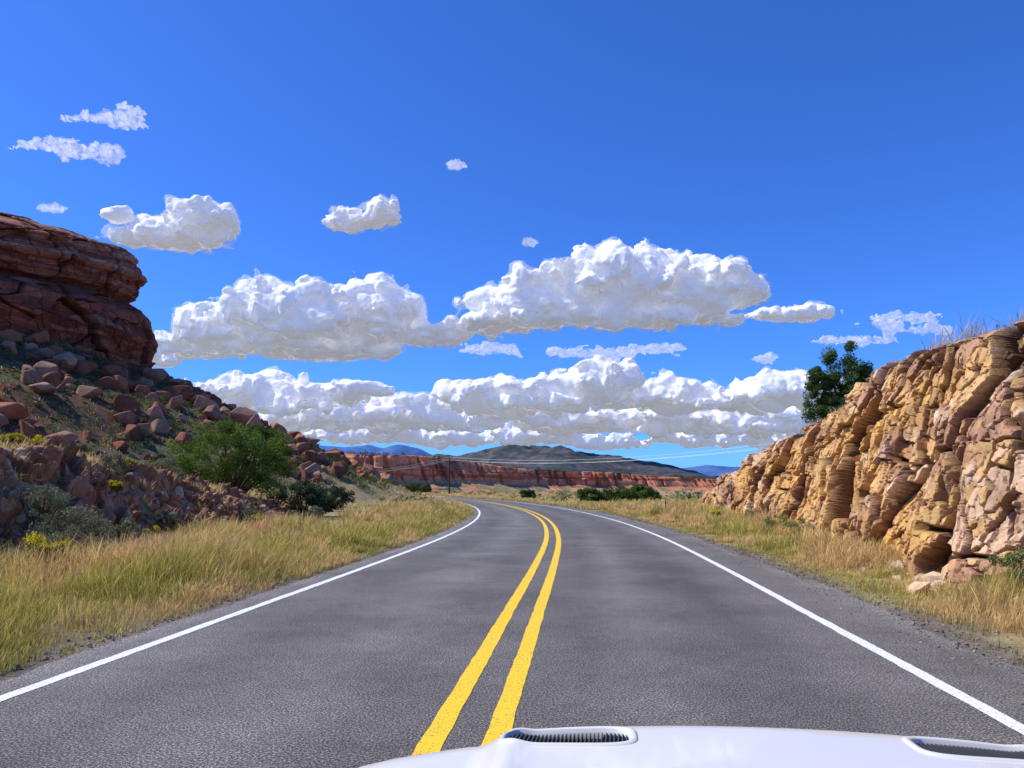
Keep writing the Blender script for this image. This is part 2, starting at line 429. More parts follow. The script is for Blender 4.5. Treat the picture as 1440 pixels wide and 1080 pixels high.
s2 = np.array([1.9, 1.5, 2.2, 1.6, 1.4, 2.0, 1.9, 1.5, 1.4, 1.8, 1.6, 2.0, 1.6, 2.0, 1.5, 1.1, 2.0, 2.0, 2.1, 1.6])
scatter_rocks('boulder_field', np.concatenate([xy, xy2]), np.concatenate([sz, s2]), redpal, M_boul, RV, .15, .35, 5)
n = 3000
yb = 4 + 42 * rng.random(n) ** 1.2; u = rng.random(n)
xy = np.stack([xlb(yb) + 1.1 - 4.6 * u, yb], 1)
scatter_rocks('bank_rubble', xy, .04 + .30 * rng.random(n) ** 4, [(.36, .18, .095), (.45, .27, .15), (.29, .13, .07), (.50, .33, .19)], M_boul, RV, .0, .5, 6)
n = 900
yb = 5 + 50 * rng.random(n) ** 1.3
xy = np.stack([xrb(yb) - .1 - .5 * np.abs(rng.normal(size=n)), yb], 1)
scatter_rocks('fallen_rocks', xy, .04 + .22 * rng.random(n) ** 4, [(.54, .36, .22), (.6, .44, .28), (.44, .27, .16), (.5, .32, .13)], M_boul, RV, .2, .5, 7)
n = 9000
yb = 2 + 40 * rng.random(n) ** 1.8; sd = np.where(rng.random(n) < .7, 1, -1)
s_ = np.where(sd > 0, 4.75 + .38 * rng.normal(size=n), -4.25 - .18 * np.abs(rng.normal(size=n)))
gxp, gyp = road_pt(s_, yb)
k = np.abs(lat(gxp, gyp)) > 4.0; gxp, gyp = gxp[k], gyp[k]
scatter_rocks('gravel', np.stack([gxp, gyp], 1), .005 + .025 * rng.random(len(gxp)) ** 3, [(.2, .17, .15), (.3, .25, .2), (.12, .11, .11), (.26, .19, .14)], M_boul, PV, .2, 1.0, 8)

# ------------------------------------------------------------------ grass
def tufts(name, cx_, cy_, nb, rad, hgt, wid, cbase, ctip, seedh=.4, seed=0, zoff=0.0, lean=.35):
    r = np.random.default_rng(seed); n = len(cx_)
    nb = np.broadcast_to(nb, n).astype(int); idx = np.repeat(np.arange(n), nb); m = len(idx)
    tb = r.uniform(.65, 1.25, n)[idx]; th_ = r.uniform(.65, 1.35, n)[idx]
    rad = np.broadcast_to(rad, n)[idx]; h = np.broadcast_to(hgt, n)[idx] * r.uniform(.45, 1.1, m) * th_; w = np.broadcast_to(wid, n)[idx] * r.uniform(.7, 1.3, m)
    ox, oy = r.normal(size=m) * rad, r.normal(size=m) * rad
    x, y = cx_[idx] + ox, cy_[idx] + oy; z = H(x, y) - .02 + zoff
    l = h * lean * np.abs(r.normal(size=m)); la = np.arctan2(oy, ox) + r.normal(size=m) * .9
    wind = h * .10
    dx, dy = np.cos(la) * l + wind, np.sin(la) * l
    fa_ = r.uniform(0, np.pi, m); fx, fy = np.cos(fa_) * w / 2, np.sin(fa_) * w / 2
    sh = r.random(m) < seedh
    V = np.zeros((m, 7, 3))
    for q, (tt, ww) in enumerate(((0, 1), (.45, .85), (.8, None))):
        wf = np.where(sh, 2.0, .55) if ww is None else ww
        bx, by, bz = x + dx * tt ** 2, y + dy * tt ** 2, z + h * tt * (1 - .12 * tt)
        V[:, 2*q] = np.stack([bx - fx * wf, by - fy * wf, bz], 1); V[:, 2*q+1] = np.stack([bx + fx * wf, by + fy * wf, bz], 1)
    V[:, 6] = np.stack([x + dx * 1.1, y + dy * 1.1, z + h * .95], 1)
    f = np.array([[0, 1, 3], [0, 3, 2], [2, 3, 5], [2, 5, 4], [4, 5, 6]])
    F = (np.arange(m)[:, None, None] * 7 + f[None]).reshape(-1, 3)
    cb = np.asarray(cbase)[idx] if np.ndim(cbase) == 2 else np.repeat(np.array(cbase)[None], m, 0)
    ct = np.asarray(ctip)[idx] if np.ndim(ctip) == 2 else np.repeat(np.array(ctip)[None], m, 0)
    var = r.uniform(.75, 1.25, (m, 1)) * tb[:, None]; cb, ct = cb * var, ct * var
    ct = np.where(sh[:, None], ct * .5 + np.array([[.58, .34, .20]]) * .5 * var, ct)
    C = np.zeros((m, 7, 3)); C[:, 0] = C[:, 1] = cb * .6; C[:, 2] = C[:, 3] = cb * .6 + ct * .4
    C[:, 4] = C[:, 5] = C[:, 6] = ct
    return mk(name, V, F, M_grass, C)

def gcols(x, y, seed, g=0.0):
    n = np.clip(ss(.40, .60, fbm(x * .9, y * .45, seed=seed)) + g, 0, 1)
    base = lerp((.22, .26, .045), (.55, .40, .14), n); tip = lerp((.54, .53, .09), (.88, .64, .27), n)
    return base, tip
n = 11500
y_ = 3.0 + 66 * rng.random(n) ** 1.75
s_ = -4.32 - 5.2 * rng.random(n) ** .9
x_, yq = road_pt(s_, y_)
dist = np.abs(s_) - 4.3
pn = fbm(x_ * .75, yq * .5, seed=110, o=3)
hg = (.17 + .34 * ss(.1, 1.6, dist)) * (.3 + 1.15 * ss(.2, .8, pn))
cb, ct = gcols(x_, yq, 112, ss(1, 4, dist) * .4 - .12)
wd = .0045 * np.maximum(1, yq / 9)
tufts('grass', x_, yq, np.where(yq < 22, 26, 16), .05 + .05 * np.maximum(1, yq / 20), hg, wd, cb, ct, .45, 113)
n = 5200
y_ = 9 + 56 * rng.random(n) ** 1.1; x_ = xlb(y_) - 2.6 - 24 * rng.random(n) ** 1.3
k = (np.hypot(x_ - BX, y_ - BY) > 58); x_, y_ = x_[k], y_[k]
cb, ct = gcols(x_, y_, 115, .4)
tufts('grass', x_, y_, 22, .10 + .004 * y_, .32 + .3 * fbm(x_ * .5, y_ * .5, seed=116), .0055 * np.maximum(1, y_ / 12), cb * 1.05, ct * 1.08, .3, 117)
n = 260
y_ = 6 + 36 * rng.random(n); x_ = xlb(y_) - 3 * rng.random(n)
cb, ct = gcols(x_, y_, 118, .3)
tufts('grass', x_, y_, 24, .07, .35, .008, cb, ct, .3, 119, .05)
n = 6500
y_ = 3.5 + 66 * rng.random(n) ** 1.6
wv = np.maximum(xrb(y_) - xc(y_) - 5.0, .6)
s_ = 5.1 + wv * 1.05 * rng.random(n) ** .8
x_, yq = road_pt(s_, y_)
dist = s_ - 5.0
hg = (.12 + .32 * ss(.1, 1.4, dist)) * (.25 + 1.3 * ss(.2, .8, fbm(x_ * .9, yq * .8, seed=121)))
cb, ct = gcols(x_, yq, 122, .12)
k = fbm(x_ * .7, yq * .5, seed=123) + .3 * ss(0, 1, dist) > .45
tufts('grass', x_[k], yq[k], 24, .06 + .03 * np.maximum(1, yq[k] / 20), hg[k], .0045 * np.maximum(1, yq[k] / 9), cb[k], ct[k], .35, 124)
n = 600
y_ = 4 + 50 * rng.random(n) ** 1.3; s_ = np.where(rng.random(n) < .6, 4.8 + .5 * rng.random(n), -4.25 - .3 * rng.random(n)); x_, yq = road_pt(s_, y_)
tufts('grass', x_, yq, 14, .04, .12, .006, (.16, .17, .06), (.36, .33, .14), .1, 125)
n = 900
y_ = 6 + 56 * rng.random(n); x_ = xrb(y_) + 1.9 + 7 * rng.random(n) ** 1.5
tufts('grass', x_, y_, 20, .09, .38 + .35 * rng.random(n), .008 * np.maximum(1, y_ / 14), (.38, .32, .16), (.66, .54, .32), .3, 126, .05)
n = 6000
y_ = 60 + 260 * rng.random(n) ** 1.4; sgn = np.where(rng.random(n) < .5, -1, 1)
s_ = sgn * (5.2 + 45 * rng.random(n) ** 1.8); x_, yq = road_pt(s_, y_)
cb, ct = gcols(x_, yq, 128, .2)
tufts('grass', x_, yq, 10, .35, .38, .0007 * yq, cb, ct, .2, 129)

# ------------------------------------------------------------------ shrubs and trees
def leaves(pts, nrm_seed, size, cols, r, flat=0.0):
    n = len(pts); a = r.normal(size=(n, 3)); a /= np.linalg.norm(a, axis=1)[:, None]
    b = r.normal(size=(n, 3)); b -= a * (a * b).sum(1)[:, None]; b /= np.linalg.norm(b, axis=1)[:, None]
    sz = (np.broadcast_to(size, n) * r.uniform(.6, 1.4, n))[:, None]
    V = np.stack([pts + a * sz, pts - a * sz * .6 + b * sz * .55, pts - a * sz * .6 - b * sz * .55], 1)
    return V.reshape(-1, 3), np.arange(3 * n).reshape(-1, 3), np.repeat(cols, 3, 0)

def crown_points(r, c, rad, nclump, nleaf, fill=.55, cr=.33, bottom=-.35, cone=0.0):
    q = r.normal(size=(nclump * 3, 3)); q /= np.linalg.norm(q, axis=1)[:, None]
    q *= (fill + (1 - fill) * r.random((len(q), 1)) ** .6); q = q[q[:, 2] > bottom][:nclump]
    if cone: q[:, :2] *= (1 - cone * (q[:, 2:3] + 1) / 2)
    cc = q * rad * (1 - cr * .5); sizes = cr * np.mean(rad) * r.uniform(.55, 1.25, len(q))
    id_ = r.integers(0, len(q), nleaf)
    d = r.normal(size=(nleaf, 3)); d /= np.linalg.norm(d, axis=1)[:, None]
    d *= (r.random((nleaf, 1)) ** .45) * sizes[id_][:, None]; d[:, 2] *= .85
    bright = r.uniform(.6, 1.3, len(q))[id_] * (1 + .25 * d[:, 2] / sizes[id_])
    return c + cc[id_] + d, bright, c + cc

def limbs(base, targets, r0):
    Vs, Fs = [], []; o = 0; K = 6
    for tg in targets:
        p0 = np.array(base, float); p3 = np.array(tg, float); mid = p0 * .45 + p3 * .55; mid[:2] = p0[:2] * .65 + p3[:2] * .35
        tt = np.linspace(0, 1, 6)
        path = [(1-t)**2 * p0 + 2*(1-t)*t * mid + t*t * p3 for t in tt]
        for i, p in enumerate(path):
            rr_ = r0 * (1 - .85 * tt[i])
            for k in range(K):
                an = 2 * math.pi * k / K; Vs.append(p + np.array([math.cos(an) * rr_, math.sin(an) * rr_, 0]))
        for i in range(5):
            for k in range(K):
                a_ = o + i * K + k; b2 = o + i * K + (k + 1) % K
                Fs.append([a_, b2, b2 + K, a_ + K])
        o += 6 * K
    return np.array(Vs), np.array(Fs)

def plant(name, x, y, rad, nclump, nleaf, lsize, c0, c1, seed, zoff=0, lift=.35, trunk=.06, cr=.33, fill=.5, cone=0, flower=None, spires=None):
    r = np.random.default_rng(seed); rad = np.array(rad, float)
    z = float(H(x, y)) + zoff; c = np.array([0, 0, rad[2] * (lift + .6)])
    if spires:
        ps, bs, cs = [], [], []
        for (sx, sy, sr, sz0, sh) in spires:
            p, b_, cl = crown_points(r, np.array([sx, sy, sz0 + sh]), np.array([sr, sr, sh]), nclump, nleaf, .35, .27, -.95, cone)
            p[:, 2] += .3 * sr * np.abs(p[:, 0] - sx); ps.append(p); bs.append(b_ * r.uniform(.8, 1.2)); cs.append(cl)
        p, br, cl = np.concatenate(ps), np.concatenate(bs), np.concatenate(cs)
    else:
        p, br, cl = crown_points(r, c, rad, nclump, nleaf, fill, cr, -.75, cone)
    t = r.random(len(p))[:, None]
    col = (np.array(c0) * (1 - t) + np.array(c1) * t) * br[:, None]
    if flower is not None:
        top = (p[:, 2] > c[2] + .05 * rad[2]) & (r.random(len(p)) < .65); col[top] = np.array(flower) * r.uniform(.7, 1.1, (top.sum(), 1))
    e = empty(name, (x, y, z))
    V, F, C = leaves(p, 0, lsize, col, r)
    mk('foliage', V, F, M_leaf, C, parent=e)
    V, F = limbs((0, 0, -.15), cl[:: max(1, len(cl) // 18)], trunk)
    mk('trunk', V, F, M_bark, parent=e)
    return e
plant('juniper_bush', -14.4, 38.5, (3.5, 2.6, 2.15), 110, 42000, .05, (.055, .10, .018), (.20, .29, .05), 201, lift=.35, trunk=.12, cr=.2)
plant('juniper_bush', -11.8, 42, (2.1, 1.6, 1.15), 60, 16000, .05, (.035, .05, .025), (.10, .13, .06), 202, lift=.2, trunk=.08, cr=.22)
plant('juniper_bush', -12.8, 52, (2.0, 1.6, 1.1), 50, 9000, .06, (.04, .055, .03), (.10, .12, .06), 203, lift=.2, trunk=.08, cr=.22)
plant('juniper_tree', 14.2, 32.0, (1.5, 1, 2.1), 34, 9500, .042, (.04, .075, .02), (.13, .19, .05), 204, zoff=.1, trunk=.12, cone=.6,
      spires=[(-1.15, 0, .66, .2, 1.55), (-.45, .2, .62, .4, 1.9), (.28, 0, .66, .35, 1.95), (.98, .1, .62, .25, 1.8), (0, -.3, 1.1, .0, 1.0), (1.45, -.1, .52, .2, 1.35), (-.7, -.2, .9, 0, 1.0), (.6, -.2, .9, 0, 1.2)])
SG0, SG1 = (.12, .135, .075), (.29, .31, .18)
for i, (x, y, s, h) in enumerate([(-8.6, 14.6, .85, .62), (-10.0, 15.8, .8, .6), (-8.6, 16.4, .6, .5), (-8.2, 13.3, .5, .4), (-11.3, 21, .6, .5), (-9.9, 21.5, .45, .35), (-12.5, 27, .7, .5), (-10.2, 29, .5, .4), (-7.9, 12.6, .35, .3), (-7.9, 27, .4, .35), (-8.8, 33, .5, .4)]):
    plant('sagebrush', x, y, (s, s, h), 34, 6500, .022, SG0, SG1, 220 + i, trunk=.02, lift=.2, zoff=.1, cr=.26)
for i, (x, y, s) in enumerate([(-10.8, 20.3, .25), (-12.7, 20.0, .28), (-9.3, 19.3, .2), (-7.7, 12.3, .4), (-12.0, 23.4, .22), (-9.4, 27.5, .25), (9.0, 33, .3), (10.6, 45, .4), (-11.6, 18.8, .2), (-13.6, 20.5, .25), (-12.5, 18.5, .2)]):
    plant('rabbitbrush', x, y, (s, s, s * .7), 16, 2600, .02, (.16, .19, .04), (.30, .31, .06), 240 + i, trunk=.012, lift=.4, zoff=.3, flower=(.90, .74, .03))
for i, (x, y, s, h) in enumerate([(7.0, 10.3, .45, .4), (7.35, 11.3, .3, .3), (8.3, 21.5, .5, .35), (8.7, 24.5, .55, .4), (9.4, 29, .5, .4)]):
    plant('desert_shrub', x, y, (s, s, h), 24, 4200, .018, (.13, .16, .05), (.34, .35, .13), 260 + i, trunk=.012, lift=.3, zoff=.06, cr=.26)
for i, (x, y, s, h) in enumerate([(9.3, 90, 1.9, 1.0), (12.2, 92, 2.4, 1.25), (15.2, 90, 2.3, 1.3), (17.0, 95, 2.0, 1.1), (2.6, 122, 1.7, 1.0), (-43, 330, 6.0, 2.6), (-39, 334, 4.0, 2.2)]):
    plant('juniper_bush', x, y, (s, s * .8, h), 34, 5000, .12 if y < 200 else .3, (.05, .085, .022), (.14, .20, .05), 280 + i, trunk=.08, lift=.15, cr=.26)

def shrub_mass(name, xs, ys_, size, nleaf, c0, c1, seed, lf=.22):
    r = np.random.default_rng(seed); n = len(xs); z = H(xs, ys_)
    id_ = np.repeat(np.arange(n), nleaf); m = len(id_)
    d = r.normal(size=(m, 3)); d /= np.linalg.norm(d, axis=1)[:, None]; d *= r.random((m, 1)) ** .4
    lump = 1 + .35 * np.sin(d[:, 0] * 5 + id_) * np.cos(d[:, 1] * 6 + id_ * 2.1)
    sz = size[id_]; d = d * (sz * lump)[:, None]; d[:, 2] = d[:, 2] * .62 + sz * .45
    p = np.stack([xs[id_], ys_[id_], z[id_]], 1) + d
    t = r.random((m, 1)); tint = r.uniform(.7, 1.3, n)[id_][:, None]
    V, F, C = leaves(p, 0, sz * lf, (np.array(c0) * (1 - t) + np.array(c1) * t) * tint, r)
    mk(name, V, F, M_leaf, C)
n = 3600
ang = np.radians(rng.uniform(-130, 30, n)); rad = 27 + 36 * rng.random(n)
shrub_mass('talus_shrubs', BX + rad * np.cos(ang), BY + rad * np.sin(ang), .28 + .55 * rng.random(n), 80, (.075, .09, .036), (.19, .205, .085), 301, .13)
n = 1500
y_ = 75 + 420 * rng.random(n) ** 1.2; x_ = xc(y_) + rng.normal(size=n) * (20 + y_ * .35)
k = (np.abs(lat(x_, y_)) > 7) & (np.hypot(x_ - BX, y_ - BY) > 60); x_, y_ = x_[k], y_[k]
shrub_mass('valley_shrubs', x_, y_, .35 + .9 * rng.random(len(x_)) ** 2, 60, (.09, .115, .04), (.25, .25, .09), 302, .18)
n = 300
y_ = 15 + 45 * rng.random(n); x_ = xrb(y_) + 2.5 + 10 * rng.random(n)
shrub_mass('hilltop_shrubs', x_, y_, .15 + .25 * rng.random(n), 120, (.12, .125, .06), (.28, .27, .14), 303, .12)
n = 260
y_ = 18 + 40 * rng.random(n); x_ = xlb(y_) - 2.5 - 16 * rng.random(n)
shrub_mass('slope_shrubs', x_, y_, .15 + .3 * rng.random(n), 200, (.10, .12, .055), (.24, .26, .13), 304, .09)

# ------------------------------------------------------------------ mesa wall and distant land
mp = np.array([(-330, 520, 27), (-200, 492, 27), (-116, 462, 25), (-84, 452, 23.6), (-66, 470, 23.4), (-38, 498, 22.2), (-10, 530, 18.8), (20, 590, 17.5), (52, 605, 16.5), (104, 636, 14.8), (183, 690, 12), (300, 800, 11), (420, 980, 10)], float)
d_ = np.concatenate([[0], np.cumsum(np.hypot(np.diff(mp[:, 0]), np.diff(mp[:, 1])))])
sm = np.arange(0, d_[-1], .9)
mx_, my_, mh = (np.interp(sm, d_, mp[:, k]) for k in range(3))
ker = np.ones(21) / 21
def smo(v): return np.convolve(np.pad(v, 10, 'edge'), ker, 'valid')
mx_, my_ = smo(mx_), smo(my_)
tg = np.stack([np.gradient(mx_), np.gradient(my_)], 1); tg /= np.linalg.norm(tg, axis=1)[:, None]
nrm = np.stack([tg[:, 1], -tg[:, 0]], 1)
tv = np.concatenate([np.linspace(0, .92, 60), np.linspace(.93, 1, 8)])
S, T = np.meshgrid(sm, tv, indexing='ij')
out = np.interp(T, [0, .35, .42, .62, .66, .9, .92, 1], [26, 9, 6, 4.5, 3, 1.5, 0, -160]); zf = np.interp(T, [0, .35, .42, .62, .66, .9, .92, 1], [-.06, .27, .38, .66, .68, .97, 1.0, 1.03])
Hm = mh[:, None] * (1 + .12 * (fbm(S * .02, 0, seed=401) - .5))
f_ = (1 - ss(.91, .93, T))
jag = 30 * (fbm(S * .018, T * .4, seed=402, o=4) - .5) + 9 * (fbm(S * .09, T, seed=403, o=3) - .5)
zw = zf * Hm
st = (vnoise(zw * .7, S * .02, 0, 404) - .5) * 1.6
cr_ = fbm(S * .35, zw * .05, seed=405, o=3)
out2 = out + f_ * (jag * (1 - .3 * T) + st - 3.0 * ss(.55, .7, cr_) * ss(.3, .45, T))
Xm = mx_[:, None] + nrm[:, 0:1] * out2; Ym = my_[:, None] + nrm[:, 1:2] * out2
pal = np.array([(.60, .18, .078), (.66, .24, .11), (.52, .14, .06), (.64, .28, .15), (.57, .17, .074)])
cm = pal[np.clip((vnoise(zw * .45 + .3 * fbm(S * .05, 0, seed=1), 0, 0, 407) * .6 + .4 * fbm(S * .1, zw * .3, seed=409)) * 5, 0, 4).astype(int)]
ta = (1 - ss(.28, .40, T))[..., None]
tb = lerp((.50, .24, .13), (.20, .19, .085), ss(.45, .55, fbm(S * .12, zw * .5, seed=408)))
cm = cm * (1 - ta) + tb * ta
cm = mixc(cm, (.24, .19, .11), ss(.915, .93, T))
cm = mixc(cm, (.16, .05, .03), ss(.5, .7, cr_) * ss(.3, .45, T) * f_ * .45)
mk('mesa', np.stack([Xm, Ym, zw], -1), gridf(*Xm.shape), M_mesa, cm)
n = 900
q = rng.integers(0, len(sm), n); oo = -rng.random(n) ** 1.5 * 60 - 1
vx, vy = mx_[q] + nrm[q, 0] * oo, my_[q] + nrm[q, 1] * oo
r = np.random.default_rng(3); id_ = np.repeat(np.arange(n), 30); m = len(id_)
dd = r.normal(size=(m, 3)); dd /= np.linalg.norm(dd, axis=1)[:, None]; szz = r.uniform(.6, 1.5, n)[id_]
pp = np.stack([vx[id_], vy[id_], mh[q][id_] + .5], 1) + dd * szz[:, None]
V, F, C = leaves(pp, 0, szz * .35, np.repeat(np.array([(.07, .09, .04)]), m, 0) * r.uniform(.6, 1.6, (m, 1)), r)
mk('mesa_shrubs', V, F, M_leaf, C)

def ridge(name, xs_, hs_, y0, dy, nx, ny, c0, c1, rough, seed, fs, power=1.25):
    x = np.linspace(xs_[0], xs_[-1], nx); v = np.linspace(-1, 1.2, ny)
    Xr, Vv = np.meshgrid(x, v, indexing='ij')
    h = np.interp(Xr, xs_, hs_)
    g = fbm(Xr * fs, Vv * dy * fs, seed=seed, o=6)
    prof = np.clip(1 - np.abs(Vv) ** power, 0, 1)
    z = h * prof * (1 + rough * (g - .5) * (1.6 - prof)) - 6
    Yr = y0 + Vv * dy
    c = lerp(c0, c1, ss(.35, .65, fbm(Xr * fs * 3, Yr * fs * 3, z * fs * 2, seed=seed + 5)))
    mk(name, np.stack([Xr, Yr, z], -1), gridf(nx, ny), M_far, c, smooth=True)
ridge('distant_hill', [-1700, -1200, -900, -610, -458, -300, -150, -76, 60, 190, 300, 420, 690, 1010, 1110, 1500, 2200], [20, 70, 120, 170, 196, 214, 242, 256, 258, 256, 246, 228, 182, 118, 88, 55, 20], 4300, 1100, 520, 200, (.030, .043, .050), (.085, .08, .085), .5, 501, .007)
ridge('distant_mountains', [-9000, -6500, -5200, -4600, -4200, -3900, -3400, -2900, -2600, -2300, -1900, -1500, -800, 500, 2500, 3400, 3900, 4300, 5200, 7000, 12000], [500, 700, 800, 900, 1000, 960, 940, 900, 830, 900, 850, 700, 450, 300, 350, 480, 510, 460, 420, 330, 200], 15000, 2500, 420, 60, (.045, .11, .28), (.07, .15, .34), .5, 502, .0009)  # blue of the distance haze is painted into the base colours

# ------------------------------------------------------------------ utility poles and wires
M_wood = plain('pole_wood', (.07, .045, .03), .9, spec=.1); M_wire = plain('wire_metal', (.45, .46, .48), .5, .3)
def cyl(name, p0, p1, r0, r1, mat, parent=None, seg=12):
    p0, p1 = np.array(p0, float), np.array(p1, float); ax = (p1 - p0) / np.linalg.norm(p1 - p0)
    u = np.cross(ax, [0, 0, 1.]) if abs(ax[2]) < .9 else np.cross(ax, [1., 0, 0]); u /= np.linalg.norm(u); w = np.cross(ax, u)
    an = np.linspace(0, 2 * np.pi, seg, endpoint=False)
    ring = np.cos(an)[:, None] * u + np.sin(an)[:, None] * w
    me = bpy.data.meshes.new(name)
    V = np.concatenate([p0 + ring * r0, p1 + ring * r1]).tolist()
    F = [[i, (i + 1) % seg, seg + (i + 1) % seg, seg + i] for i in range(seg)] + [list(range(seg))[::-1], list(range(seg, 2 * seg))]
    me.from_pydata(V, [], F); me.materials.append(mat)
    return add_obj(name, me, parent)
poles = [(-18.5, 220, 10.8), (52, 150, 10.5), (-100, 420, 12)]
tops = []
for (x, y, h) in poles:
    z = float(H(x, y)); e = empty('utility_pole', (x, y, z))
    cyl('post', (0, 0, -.5), (0, 0, h), .30, .2, M_wood, e)
    cyl('crossarm', (-1.3, .6, h - .9), (1.3, -.6, h - .9), .12, .12, M_wood, e)
    for k in (-1.1, 0, 1.1): cyl('insulator', (k, -k * .5, h - .8 if k else h), (k, -k * .5, h - .5 if k else h + .25), .07, .06, M_wire, e)
    tops.append([(x + k, y - k * .5, z + (h - .5 if k else h + .25)) for k in (-1.1, 0, 1.1)])
Vs, Fs = [], []; o = 0
for a_, b_ in ((0, 1), (0, 2)):
    for k in range(3):
        p, q = np.array(tops[a_][k]), np.array(tops[b_][k]); tt = np.linspace(0, 1, 40)
        path = p + (q - p) * tt[:, None]; path[:, 2] -= 4 * 2.0 * tt * (1 - tt)
        for i in range(40):
            for j in range(4):
                an = j * math.pi / 2; Vs.append(path[i] + np.array([0, math.cos(an), math.sin(an)]) * .022)
        for i in range(39):
            for j in range(4):
                c1 = o + i * 4 + j; c2 = o + i * 4 + (j + 1) % 4; Fs.append([c1, c2, c2 + 4, c1 + 4])
        o += 160
mk('power_lines', np.array(Vs), np.array(Fs), M_wire)

M_post = plain('post_dark', (.05, .045, .04), .7); M_refl = plain('reflector', (.5, .45, .2), .3)
for (s0, y0) in ((7.9, 46), (6.6, 80)):
    x, y = road_pt(s0, y0); z = float(H(x, y)); e = empty('delineator_post', (float(x), float(y), z))
    me = bpy.data.meshes.new('stake'); bm = bmesh.new(); bmesh.ops.create_cube(bm, size=1)
    for v in bm.verts: v.co = (v.co.x * .08, v.co.y * .03, v.co.z * 1.0 + .45)
    bmesh.ops.bevel(bm, geom=bm.edges[:], offset=.008, affect='EDGES'); bm.to_mesh(me); bm.free(); me.materials.append(M_post); add_obj('stake', me, e)
    me = bpy.data.meshes.new('reflector'); bm = bmesh.new(); bmesh.ops.create_cube(bm, size=1)
    for v in bm.verts: v.co = (v.co.x * .06, v.co.y * .01 - .022, v.co.z * .08 + .85)
    bm.to_mesh(me); bm.free(); me.materials.append(M_refl); add_obj('reflector', me, e)

# ------------------------------------------------------------------ car
M_car = plain('white_car_paint', (.72, .69, .63), .4, 0, .55)
M_blk = plain('black_plastic', (.02, .02, .022), .5); M_gls = plain('dark_glass', (.02, .025, .03), .05); M_tyre = plain('tyre_rubber', (.03, .03, .03), .85)
M_chr = plain('bright_metal', (.6, .6, .62), .2, .9); M_lamp = plain('headlight_lens', (.75, .77, .8), .08, 0, 1)
car = empty('car', (.43, 0, 0)); car.rotation_euler = (0, 0, -R(6.0))
def front(u): return 2.12 - .24 * np.abs(u / .98) ** 2.4
def hood_z(u, v):
    z = 1.045 - .03 * (u / .98) ** 2 - .030 * ss(.62, .72, np.abs(u)) - .004 * ss(.9, 1.0, np.abs(u))
    z = z - .022 * v
    e = front(u) - v
    z = z - .15 * np.clip(1 - e / .30, 0, 1.3) ** 2.4 * (1 - .35 * ss(.62, .75, np.abs(u)))
    z = z + .008 * np.exp(-((np.abs(u) - .61) / .03) ** 2)
    return z
nu, nv = 360, 320
U, Vg = np.meshgrid(np.linspace(-1, 1, nu), np.linspace(0, 1, nv), indexing='ij')
uu = U * .98; vv = -.15 + (front(uu) + .15) * Vg
zz = hood_z(uu, vv)
vent_u, vent_v, vent_w, vent_d = .485, 1.79, .155, .070
keep = np.ones((nu - 1, nv - 1), bool)
cu = (uu[:-1, :-1] + uu[1:, 1:]) / 2; cv = (vv[:-1, :-1] + vv[1:, 1:]) / 2
for sg in (-1, 1):
    keep &= ~((np.abs(cu - sg * vent_u) / (vent_w + .008)) ** 4 + (np.abs(cv - vent_v) / (vent_d + .008)) ** 4 < 1)
F = gridf(nu, nv)[keep.ravel()]
mk('hood', np.stack([uu, vv, zz], -1), F, M_car, smooth=True, parent=car)
M_louv = plain('louvre', (.05, .05, .053), .5)
for sg in (-1, 1):
    an = np.linspace(0, 2 * np.pi, 80, endpoint=False)
    ex = np.sign(np.cos(an)) * np.abs(np.cos(an)) ** .5; ey = np.sign(np.sin(an)) * np.abs(np.sin(an)) ** .5
    rings = []
    for (k, dz) in ((1.18, -.002), (1.15, .003), (1.08, .005), (1.02, .004), (.97, .000), (.96, -.035)):
        ru = sg * vent_u + ex * (vent_w + (k - 1) * .1); rv = vent_v + ey * (vent_d + (k - 1) * .1)
        rings.append(np.stack([ru, rv, hood_z(ru, rv) + dz], -1))
    Rg = np.array(rings); m_, n_ = Rg.shape[:2]
    F = np.array([[i * n_ + j, i * n_ + (j + 1) % n_, (i + 1) * n_ + (j + 1) % n_, (i + 1) * n_ + j] for i in range(m_ - 1) for j in range(n_)])
    mk('vent_frame', Rg, F, M_car, smooth=True, parent=car)
    tu, tv2 = np.meshgrid(np.linspace(-.16, .16, 20) + sg * vent_u, np.linspace(-.074, .074, 12) + vent_v, indexing='ij')
    mk('vent_tray', np.stack([tu, tv2, hood_z(tu, tv2) - .026], -1), gridf(20, 12), M_blk, parent=car)
    Vs, Fs = [], []
    for i in range(30):
        u0 = sg * vent_u - .145 + i * .29 / 29
        o = len(Vs); vq = np.linspace(vent_v - .064, vent_v + .064, 6)
        for v0 in vq:
            hz = float(hood_z(np.array(u0), np.array(v0)))
            for (du, dz) in ((-.002, -.027), (-.0015, -.010), (.0015, -.010), (.002, -.027)): Vs.append((u0 + du + .05 * (v0 - vent_v), v0, hz + dz))
        for q in range(5):
            for k in range(3): Fs.append([o + 4 * q + k, o + 4 * q + k + 1, o + 4 * q + k + 5, o + 4 * q + k + 4])
    mk('vent_louvres', np.array(Vs), np.array(Fs), M_louv, parent=car)
def loft(name, sections, mat, parent=car, smooth=True, close=False):
    Sx_ = np.array(sections); a_, b_ = Sx_.shape[:2]
    return mk(name, Sx_, gridf(a_, b_), mat, smooth=smooth, parent=parent)
us = np.linspace(-1, 1, 60) * .98
nose = []
for k, (dv, z) in enumerate([(0, None), (.05, .78), (.08, .66), (.10, .5), (.06, .36), (-.1, .30)]):
    fz = hood_z(us, front(us)); zc_ = fz if z is None else np.full_like(us, z)
    nose.append(np.stack([us, front(us) + dv, zc_], -1))
loft('front_fascia', nose, M_car)
gr = []
ug = np.linspace(-.6, .6, 30)
